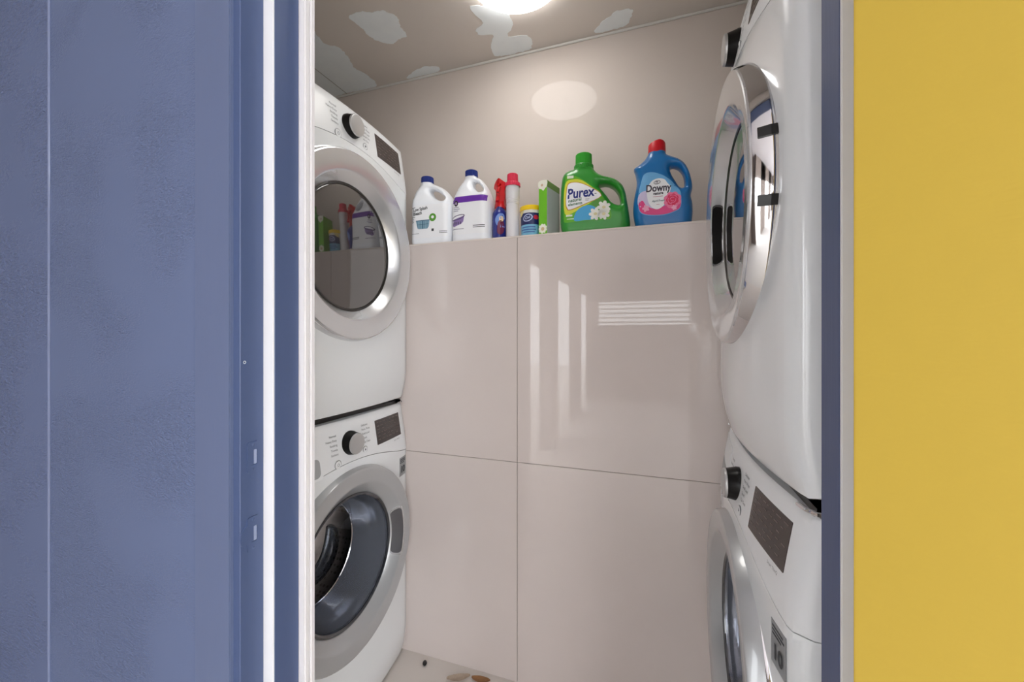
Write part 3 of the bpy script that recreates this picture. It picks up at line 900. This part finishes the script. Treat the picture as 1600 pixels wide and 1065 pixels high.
bars([(-0.065, 0.130, 0.024, 0.003), (-0.065, 0.123, 0.028, 0.003), (-0.065, 0.116, 0.022, 0.003), (-0.072, 0.047, 0.052, 0.003)], fs, mat('lilac_grey', (160, 156, 172), 0.5), lb)
bars([(0.018, 0.056, 0.046, 0.0028), (0.018, 0.050, 0.046, 0.0022)], fs, DARKINK, lb, name='warning_print')
patch('tub_print', [(-0.072, 0.083), (-0.018, 0.098), (-0.022, 0.076), (-0.030, 0.068), (-0.060, 0.058), (-0.068, 0.062)], fs, mat('tub_lilac', (140, 118, 172), 0.45), lb, 0.0012)
rim = [(p[0], p[1]) for p in ell(-0.045, 0.0925, 0.030, 0.009, 26, 0.22)]
inn = [(p[0], p[1]) for p in ell(-0.045, 0.0928, 0.026, 0.006, 26, 0.22)]
obj('tub_rim_print', sheet(rim, lambda x, z: fs(x, z) - 0.0017, [inn], h=0.01, bstep=0.004, depth=0.0003), mat('tub_dark', (84, 70, 104), 0.45), lb, smooth=False)
bars([(-0.064 + i * 0.0095, 0.066, 0.0045, 0.010) for i in range(4)], fs, mat('tub_dark', (84, 70, 104)), lb, 0.0017, 'tub_slots')

# ---- spray bottle, red trigger, blue body
sp = thing('spray_bottle', 'blue spray bottle with red trigger head on the ledge', 'bottle', (-0.553, BY, LEDGE_Z), 0.0)
NAVY = mat('navy_plastic', (24, 40, 128), 0.3)
RED = mat('red_plastic', (196, 18, 24), 0.3)
sl = spline([(-0.027, 0.006), (-0.028, 0.05), (-0.0275, 0.095), (-0.023, 0.115), (-0.013, 0.132), (-0.0125, 0.150)], False, 4)
sr = [(-x, z) for x, z in sl[::-1]]
body = jug(sp, ([(-0.024, 0.0)] + sl + sr + [(0.024, 0.0)])[::-1], [], ramp([(0.1, 0.040), (0.15, 0.013)]), ramp([(0.1, 0.026), (0.15, 0.0125)]), NAVY, flat_idx=(len(sr),), h=0.005)
fs = surf(body)
lb = patch('label', spline([(0.022, 0.10), (0.006, 0.098), (-0.006, 0.08), (-0.002, 0.06), (0.010, 0.05), (0.024, 0.046), (0.0255, 0.075)], True, 4), fs, mat('label_sky', (120, 150, 214), 0.4), sp, h=0.006)
patch('label_orange', spline([(0.010, 0.085), (0.020, 0.090), (0.022, 0.074), (0.012, 0.070)], True, 4), fs, mat('label_cream', (226, 200, 160), 0.4), lb, 0.0012, 0.006)
patch('label_red', spline([(0.006, 0.068), (0.022, 0.072), (0.024, 0.040), (0.016, 0.022), (0.002, 0.03)], True, 4), fs, mat('label_maroon', (104, 28, 66), 0.4), lb, 0.0012, 0.006)
hd = obj('trigger_head', sheet(spline([(-0.018, 0.128), (-0.019, 0.150), (-0.0165, 0.172), (-0.0165, 0.196), (-0.026, 0.210), (-0.020, 0.228), (-0.004, 0.241), (0.010, 0.234), (0.029, 0.219), (0.0275, 0.207), (0.0195, 0.197), (0.0205, 0.172), (0.017, 0.150), (0.019, 0.130)], True, 4),
                               lambda x, z: -0.018 + 0.6 * abs(x - 0.001), h=0.006, rings=(0.0012,), depth=0.036), RED, sp, angle=40)
obj('nozzle', lathe([(0.0001, 0.026), (0.0065, 0.026), (0.0075, 0.02), (0.0075, 0.008)], 20, 'y', off=(0.001, 0, 0.216)), RED, hd)
obj('trigger', tube(spline([(0.001, -0.018, 0.204), (0.001, -0.030, 0.186), (0.001, -0.030, 0.165), (0.001, -0.038, 0.146)], False, 5), 0.0065, 10), RED, hd)
obj('collar', lathe([(0.0165, 0.127), (0.0185, 0.132), (0.0185, 0.150), (0.0165, 0.156)], 28), RED, sp)

# ---- white bottle with pink cap
wbt = thing('stain_bottle', 'slim white bottle with pinkish red cap on the ledge', 'bottle', (-0.4995, BY - 0.012, LEDGE_Z), 0.0)
obj('body', lathe([(0.0001, 0.0), (0.022, 0.0), (0.025, 0.003), (0.0252, 0.05), (0.0238, 0.13), (0.0232, 0.137), (0.0252, 0.139), (0.0238, 0.142), (0.0254, 0.145), (0.0240, 0.148), (0.0257, 0.151), (0.0245, 0.154), (0.0262, 0.160), (0.0268, 0.195), (0.0255, 0.204), (0.018, 0.206)], 48), mat('white_bottle', (222, 220, 224), 0.3), wbt)
PINK = mat('pink_cap', (222, 52, 82), 0.4)
cp = ribbed_cap(0.0285, 0.028, 0.201, 0.2165, 0, PINK, wbt, 30)
ribbed_cap(0.0205, 0.0195, 0.2165, 0.249, 0, PINK, cp, 24, 'spout_cap')

# ---- tub with yellow lid
tb = thing('pod_tub', 'small navy-labelled tub with yellow lid on the ledge', 'tub', (-0.428, BY - 0.004, LEDGE_Z), 0.0)
body = obj('body', lathe([(0.0001, 0.0), (0.036, 0.0), (0.038, 0.003), (0.040, 0.09), (0.0405, 0.104), (0.036, 0.106)], 56), mat('white_tub', (232, 232, 230), 0.35), tb)
obj('lid', lathe([(0.0405, 0.101), (0.0432, 0.101), (0.0435, 0.113), (0.0425, 0.1175), (0.039, 0.119), (0.0365, 0.1175), (0.0001, 0.1175)], 56), mat('yellow_lid', (244, 204, 28), 0.35), tb)
fs = surf(body)
lb = patch('label', rect(-0.0365, 0.048, 0.0375, 0.090), fs, mat('label_navy', (18, 30, 92), 0.4), tb, h=0.006)
patch('label_lower', rect(-0.0362, 0.006, 0.0372, 0.048), fs, mat('label_cyan', (120, 186, 218), 0.4), tb, h=0.006)
obj('emblem', sheet(ell(-0.003, 0.072, 0.019, 0.0135, 24, 0.25), lambda x, z: fs(x, z) - 0.0012, [ell(-0.003, 0.072, 0.015, 0.010, 24, 0.25)], h=0.006, bstep=0.003, depth=0.0003), mat('label_lilac', (186, 196, 232), 0.4), lb, smooth=False)
lettering([('Oxi', 0.014, -0.003, 0.068, 0.22, 0.2, 'CENTER', 0.0004, 1.0)], fs, mat('label_lilac', (186, 196, 232)), lb)
patch('red_dot', ell(0.026, 0.074, 0.0078, 0.0078, 20), fs, mat('dot_red', (206, 40, 66), 0.4), lb, 0.0012, 0.006)
bars([(-0.026, 0.036, 0.050, 0.005), (-0.030, 0.027, 0.056, 0.005), (-0.022, 0.019, 0.044, 0.004)], fs, mat('label_blue_print', (70, 110, 170), 0.4), lb)
patch('yellow_corner', [(-0.0362, 0.100), (-0.0362, 0.080), (-0.030, 0.082), (-0.024, 0.088), (-0.019, 0.096), (-0.019, 0.100)], fs, mat('corner_cream', (240, 224, 150), 0.4), tb, 0.0012, 0.005)

# ---- narrow green box
bx = thing('dryer_sheet_box', 'narrow green carton with daisies and grey side panel', 'box', (-0.357, 1.455, LEDGE_Z), math.radians(-14), None)
obj('carton', box((-0.0165, -0.050, 0.0), (0.0165, 0.050, 0.192), 0.0008, 1), mat('carton_green', (110, 190, 36), 0.5), bx, smooth=False)
obj('side_panel', box((0.0166, -0.049, 0.001), (0.0171, 0.0485, 0.168), 0), mat('carton_grey', (196, 196, 200), 0.5), bx, smooth=False)
obj('side_flap', box((0.0166, -0.049, 0.168), (0.0171, 0.0485, 0.191), 0), mat('carton_olive', (130, 160, 84), 0.5), bx, smooth=False)
ff = lambda x, z: -0.050
lbp = patch('daisy_field', spline([(-0.0162, 0.191), (0.0162, 0.191), (0.0162, 0.170), (0.010, 0.164), (0.002, 0.156), (-0.006, 0.163), (-0.0162, 0.168)], True, 3), ff, mat('daisy_white', (236, 236, 222), 0.5), bx, 0.0005, 0.01)
patch('daisy_centre', ell(-0.003, 0.176, 0.0045, 0.0045, 14), ff, mat('daisy_blush', (206, 178, 150), 0.5), lbp, 0.001, 0.01)
def petals(cx, cz, r, n=10, inner=0.62):
    out = []
    for i in range(n * 4):
        a = 2 * PI * i / (n * 4)
        k = inner + (1 - inner) * abs(math.sin(n * a / 2))
        out.append((cx + r * k * math.cos(a), cz + r * k * math.sin(a)))
    return out
lbp = patch('daisy', [(max(-0.0164, min(0.0164, x)), max(0.001, z)) for x, z in petals(0.0, 0.022, 0.0178, 9, 0.8)], ff, mat('daisy_white', (236, 236, 222)), bx, 0.0005, 0.01)
patch('daisy_centre', ell(0.0, 0.021, 0.0065, 0.0065, 16), ff, mat('daisy_tan', (208, 184, 140), 0.5), lbp, 0.001, 0.01)

# ---- green detergent jug
px = thing('detergent_jug', 'green detergent jug with white and blue floral label', 'bottle', (-0.196, 1.462, LEDGE_Z), math.radians(5), 'jugs on the ledge')
GREEN = mat('green_plastic', (48, 148, 50), 0.28, coat=0.3)
left = [(-0.112, 0.010), (-0.1175, 0.031), (-0.1185, 0.061), (-0.1175, 0.130), (-0.1145, 0.183), (-0.110, 0.207), (-0.101, 0.221), (-0.084, 0.229), (-0.070, 0.232)]
right = [(-0.004, 0.232), (0.010, 0.213), (0.032, 0.199), (0.059, 0.190), (0.079, 0.179), (0.096, 0.161), (0.106, 0.136), (0.112, 0.103), (0.1175, 0.068), (0.122, 0.031), (0.121, 0.010)]
sl = spline(left, False, 4); sr = spline(right, False, 4)
outl = [(-0.106, 0.0)] + sl + sr + [(0.114, 0.0)]
hole = spline([(0.018, 0.163), (0.032, 0.169), (0.049, 0.166), (0.067, 0.154), (0.080, 0.135), (0.0865, 0.115), (0.0875, 0.096), (0.081, 0.093), (0.069, 0.098), (0.057, 0.107), (0.045, 0.125), (0.032, 0.143)], True, 4)
body = jug(px, outl[::-1], [hole], ramp([(0.12, 0.050), (0.19, 0.040), (0.23, 0.032)]), ramp([(0.1, 0.034), (0.2, 0.028)]), GREEN, flat_idx=(len(sr),), p=2.6)
cp = ribbed_cap(0.0345, 0.0335, 0.228, 0.246, -0.037, GREEN, px, 44, 'collar')
ribbed_cap(0.0285, 0.028, 0.246, 0.284, -0.037, mat('green_cap', (52, 164, 48), 0.35), px, 44)
fs = surf(body)
lb = patch('label', spline([(-0.093, 0.201), (-0.060, 0.196), (-0.027, 0.174), (-0.001, 0.151), (0.026, 0.122), (0.044, 0.093), (0.057, 0.064), (0.058, 0.045), (0.047, 0.037), (-0.019, 0.037), (-0.068, 0.035), (-0.097, 0.036), (-0.103, 0.050), (-0.1005, 0.128), (-0.098, 0.186)], True, 3), fs, mat('label_green', (96, 176, 40), 0.35), px, h=0.007)
patch('yellow_field', spline([(-0.098, 0.17), (-0.070, 0.186), (-0.040, 0.180), (-0.006, 0.152), (0.022, 0.122), (-0.06, 0.072), (-0.099, 0.068)], True, 4), fs, mat('label_yellow', (214, 216, 64), 0.35), lb, 0.0011, 0.007)
patch('red_outline', spline([(-0.075, 0.176), (-0.046, 0.172), (-0.010, 0.153), (0.027, 0.119), (-0.033, 0.092), (-0.080, 0.076), (-0.092, 0.084), (-0.096, 0.106), (-0.093, 0.150), (-0.089, 0.170)], True, 4), fs, mat('label_rust', (190, 120, 60), 0.35), lb, 0.0015, 0.007)
patch('white_field', spline([(-0.073, 0.174), (-0.046, 0.170), (-0.011, 0.151), (0.025, 0.119), (-0.033, 0.0945), (-0.079, 0.079), (-0.090, 0.086), (-0.094, 0.106), (-0.091, 0.149), (-0.087, 0.168)], True, 4), fs, LABELW, lb, 0.0019, 0.007)
patch('blue_drop', spline([(-0.046, 0.082), (-0.019, 0.090), (0.006, 0.08), (0.018, 0.05), (0.0, 0.040), (-0.03, 0.039), (-0.065, 0.039), (-0.062, 0.064)], True, 4), fs, mat('label_aqua', (66, 164, 214), 0.35), lb, 0.0015, 0.007)
patch('leaf_print', spline([(-0.008, 0.092), (0.010, 0.106), (0.030, 0.108), (0.034, 0.094), (0.012, 0.082)], True, 4), fs, mat('leaf_green', (86, 150, 60), 0.4), lb, 0.0020, 0.007)
PETAL = mat('petal_white', (234, 234, 226), 0.4)
for cx, cz, r in ((0.006, 0.058, 0.023), (0.034, 0.079, 0.024), (0.034, 0.056, 0.021)):
    fl = patch('flower_print', petals(cx, cz, r, 7, 0.62), fs, PETAL, lb, 0.0025, 0.008, 0.004)
    patch('flower_centre', ell(cx, cz, 0.006, 0.005, 14), fs, mat('petal_cream', (214, 206, 160), 0.4), fl, 0.0029, 0.01)
lettering([('Purex', 0.049, -0.090, 0.1165, 0.045, 0.12, 'LEFT', 0.0013, 0.78)], fs, mat('purex_navy', (16, 36, 120), 0.4), lb, 0.0027)
lettering([('natural', 0.0155, -0.086, 0.103, 0.10, 0.1, 'LEFT', 0.0004, 1.05), ('elements', 0.0135, -0.087, 0.0905, 0.10, 0.1, 'LEFT', 0.0003, 1.0)], fs, mat('print_green', (40, 100, 62), 0.4), lb, 0.0027, 'green_lettering')
bars([(-0.028, 0.110, 0.014, 0.0015), (-0.028, 0.106, 0.011, 0.0015), (0.003, 0.126, 0.007, 0.003)], fs, INK, lb, 0.0027)
bars([(-0.094, 0.055, 0.022, 0.006), (-0.091, 0.045, 0.024, 0.0025), (-0.091, 0.190, 0.022, 0.010)], fs, mat('print_pale', (226, 232, 214), 0.4), lb, 0.0015, 'volume_print')

# ---- blue softener jug
dn = thing('softener_jug', 'blue fabric softener jug with red cap and rose label', 'bottle', (0.03, 1.462, LEDGE_Z), 0.0, 'jugs on the ledge')
BLUEP = mat('blue_plastic', (24, 112, 178), 0.3, coat=0.3)
left = [(-0.086, 0.010), (-0.0915, 0.037), (-0.0945, 0.066), (-0.0915, 0.106), (-0.0845, 0.141), (-0.083, 0.165), (-0.087, 0.190), (-0.0915, 0.204), (-0.090, 0.210), (-0.075, 0.219), (-0.058, 0.234), (-0.048, 0.249), (-0.0455, 0.256)]
right = [(0.0095, 0.256), (0.013, 0.246), (0.034, 0.234), (0.055, 0.221), (0.072, 0.201), (0.083, 0.175), (0.0895, 0.147), (0.0915, 0.125), (0.088, 0.110), (0.087, 0.096), (0.0915, 0.074), (0.0925, 0.045), (0.089, 0.010)]
sl = spline(left, False, 4); sr = spline(right, False, 4)
outl = [(-0.080, 0.0)] + sl + sr + [(0.082, 0.0)]
hole = spline([(0.023, 0.198), (0.035, 0.201), (0.049, 0.193), (0.062, 0.174), (0.067, 0.150), (0.066, 0.132), (0.061, 0.126), (0.051, 0.132), (0.041, 0.150), (0.028, 0.175)], True, 4)
body = jug(dn, outl[::-1], [hole], ramp([(0.12, 0.050), (0.20, 0.040), (0.25, 0.028)]), ramp([(0.1, 0.036), (0.22, 0.026)]), BLUEP, flat_idx=(len(sr),), p=2.3)
v, f = [], []
n = 48
for r, z0, tilt in ((0.0282, 0.253, 0), (0.0282, 0.258, 0), (0.0275, 0.290, 1), (0.0262, 0.2925, 1), (0.0001, 0.2935, 0)):
    for i in range(n):
        a = 2 * PI * i / n
        x = r * math.cos(a)
        # slanted crown: lower at left, rising to a rounded peak right of centre
        dz = tilt * (-0.0085 * max(0, (0.008 - x) / 0.036) ** 1.1 - 0.006 * max(0, (x - 0.008) / 0.02) ** 2)
        v.append((-0.018 + x, r * math.sin(a), z0 + dz))
for j in range(4):
    for i in range(n):
        f.append((j * n + i, j * n + (i + 1) % n, (j + 1) * n + (i + 1) % n, (j + 1) * n + i))
obj('cap', pyd(v, f), mat('red_cap', (208, 16, 36), 0.4), dn, angle=40)
fs = surf(body)
lb = patch('label', spline([(-0.060, 0.172), (-0.045, 0.180), (-0.024, 0.177), (0.003, 0.163), (0.029, 0.140), (0.050, 0.112), (0.055, 0.088), (0.054, 0.057), (0.040, 0.043), (0.003, 0.033), (-0.043, 0.036), (-0.067, 0.046), (-0.076, 0.066), (-0.0755, 0.113), (-0.068, 0.147)], True, 3), fs, mat('label_sky2', (112, 176, 224), 0.35), dn, h=0.007)
patch('pale_field', spline([(-0.0745, 0.108), (-0.05, 0.118), (-0.02, 0.112), (-0.03, 0.06), (-0.074, 0.07)], True, 4), fs, mat('label_haze', (206, 196, 226), 0.35), lb, 0.0010, 0.007)
patch('pink_field', spline([(-0.074, 0.080), (-0.062, 0.086), (-0.050, 0.068), (-0.02, 0.055), (0.010, 0.066), (0.030, 0.075), (0.052, 0.086), (0.053, 0.058), (0.040, 0.045), (0.003, 0.0355), (-0.043, 0.0385), (-0.066, 0.048), (-0.0745, 0.066)], True, 4), fs, mat('label_magenta', (222, 66, 132), 0.35), lb, 0.0013, 0.007)
patch('medallion', spline([(-0.014, 0.155), (0.004, 0.150), (0.014, 0.136), (0.024, 0.122), (0.020, 0.103), (0.012, 0.085), (0.004, 0.066), (-0.014, 0.054), (-0.032, 0.060), (-0.045, 0.080), (-0.049, 0.103), (-0.050, 0.122), (-0.042, 0.137), (-0.031, 0.150)], True, 4), fs, LABELW, lb, 0.0017, 0.007)
ro = patch('rose_print', petals(0.029, 0.079, 0.0275, 8, 0.86), fs, mat('rose_pink', (236, 120, 160), 0.4), lb, 0.0021, 0.007)
patch('rose_middle', petals(0.029, 0.080, 0.0195, 7, 0.85), fs, mat('rose_red', (222, 40, 88), 0.4), ro, 0.0025, 0.007)
arcs = []
for k, (r, a0, a1) in enumerate(((0.0155, 0.3, 2.2), (0.0145, 2.6, 4.6), (0.011, 4.2, 6.6), (0.0085, 0.9, 3.0), (0.0055, 3.2, 5.6))):
    o_ = [(0.029 + r * math.cos(a0 + (a1 - a0) * i / 8), 0.080 + r * math.sin(a0 + (a1 - a0) * i / 8)) for i in range(9)]
    i_ = [(0.029 + (r - 0.0022) * math.cos(a0 + (a1 - a0) * i / 8), 0.080 + (r - 0.0022) * math.sin(a0 + (a1 - a0) * i / 8)) for i in range(9)]
    arcs.append(strip_patch(o_ + i_[::-1], fs, 0.0029, 0.01, None, 0.0003))
obj('rose_petals', merge(arcs), mat('rose_pink', (236, 120, 160)), ro, smooth=False)['kind'] = 'stuff'
patch('petal_print', petals(-0.052, 0.060, 0.012, 5, 0.6), fs, mat('petal_pale', (244, 170, 200), 0.4), lb, 0.0017, 0.007, 0.004)
patch('petal_print', petals(0.034, 0.054, 0.009, 5, 0.6), fs, mat('petal_pale', (244, 170, 200)), lb, 0.0026, 0.007, 0.004)
lettering([('Downy', 0.0325, -0.014, 0.112, -0.02, 0.0, 'CENTER', 0.0009, 0.80), ('nature', 0.0115, -0.014, 0.1015, 0, 0, 'CENTER', 0.0005, 1.0)], fs, mat('downy_ink', (52, 46, 62), 0.4), lb, 0.0023)
lettering([('April Fresh', 0.009, -0.014, 0.078, 0, 0.2, 'CENTER', 0.0002, 0.95)], fs, mat('print_teal', (70, 100, 110), 0.4), lb, 0.0023, 'scent_lettering')
bars([(-0.030, 0.094, 0.030, 0.0018), (-0.020, 0.068, 0.010, 0.0016)], fs, mat('print_rose', (200, 140, 160), 0.4), lb, 0.0023)
obj('emblem', sheet(ell(-0.0175, 0.1415, 0.0105, 0.0065, 24, 0.15), lambda x, z: fs(x, z) - 0.0023, [ell(-0.0175, 0.1415, 0.0088, 0.0048, 24, 0.15)], h=0.006, bstep=0.002, depth=0.0003), mat('downy_ink', (52, 46, 62)), lb, smooth=False)
bars([(-0.0215, 0.137, 0.0018, 0.008), (-0.0215, 0.1435, 0.006, 0.0016), (-0.0165, 0.137, 0.0018, 0.008)], fs, mat('downy_ink', (52, 46, 62)), lb, 0.0023, 'emblem_strokes')

# ------------------------------------------------------------------ debris on the floor
me = lathe([(0.0001, 0.0), (0.006, 0.001), (0.0085, 0.005), (0.006, 0.009), (0.0001, 0.010)], 14)
me.transform(Matrix.Diagonal((1.0, 1.6, 1.0, 1.0)))
o = obj('floor_plug', me, BLACKP); o.location = (-0.813, 1.352, 0.0); o.rotation_euler = (0, 0, 0.5)
tag(o, 'small black plug lying on the floor by the lower left washer', 'plug')
def leaf(name, label, loc, rz, L, Wd, rgb, curl):
    v, f = [], []
    n = 10
    for i in range(n + 1):
        t = i / n
        w = Wd * math.sin(PI * min(1, t * 0.96 + 0.03)) ** 0.7
        for s in (-1, -0.4, 0.4, 1):
            v.append((L * (t - 0.5), s * w, 0.002 + curl * (s * s) * 0.6 + curl * (2 * t - 1) ** 2 * 0.6 + random.uniform(0, 0.001)))
    for i in range(n):
        for k in range(3):
            a = i * 4 + k
            f.append((a, a + 1, a + 5, a + 4))
    nn = len(v)
    zmin = min(q[2] for q in v)
    v = [(a, b, c - zmin + 0.0008) for a, b, c in v]
    top = list(f)
    v2 = v + [(a, b, c - 0.0008) for a, b, c in v]
    f = f + [tuple(nn + i for i in reversed(t)) for t in top] + [(b, a, nn + a, nn + b) for a, b in edges_boundary(top)]
    o = obj(name, pyd(v2, f), mat(name + '_' + str(rgb[0]), rgb, 0.6, var=0.3, vscale=90), None)
    o.location = loc; o.rotation_euler = (0, 0, rz)
    tag(o, label, 'leaf', 'dry leaves on the floor')
    return o
leaf('dry_leaf', 'curled pale dry leaf with dark edge on the closet floor', (-0.664, 1.335, 0.0), 0.5, 0.085, 0.016, (172, 154, 136), 0.008)
leaf('dry_leaf', 'brown dry leaf on the closet floor near the back wall', (-0.585, 1.355, 0.0), 0.1, 0.07, 0.014, (142, 100, 62), 0.006)
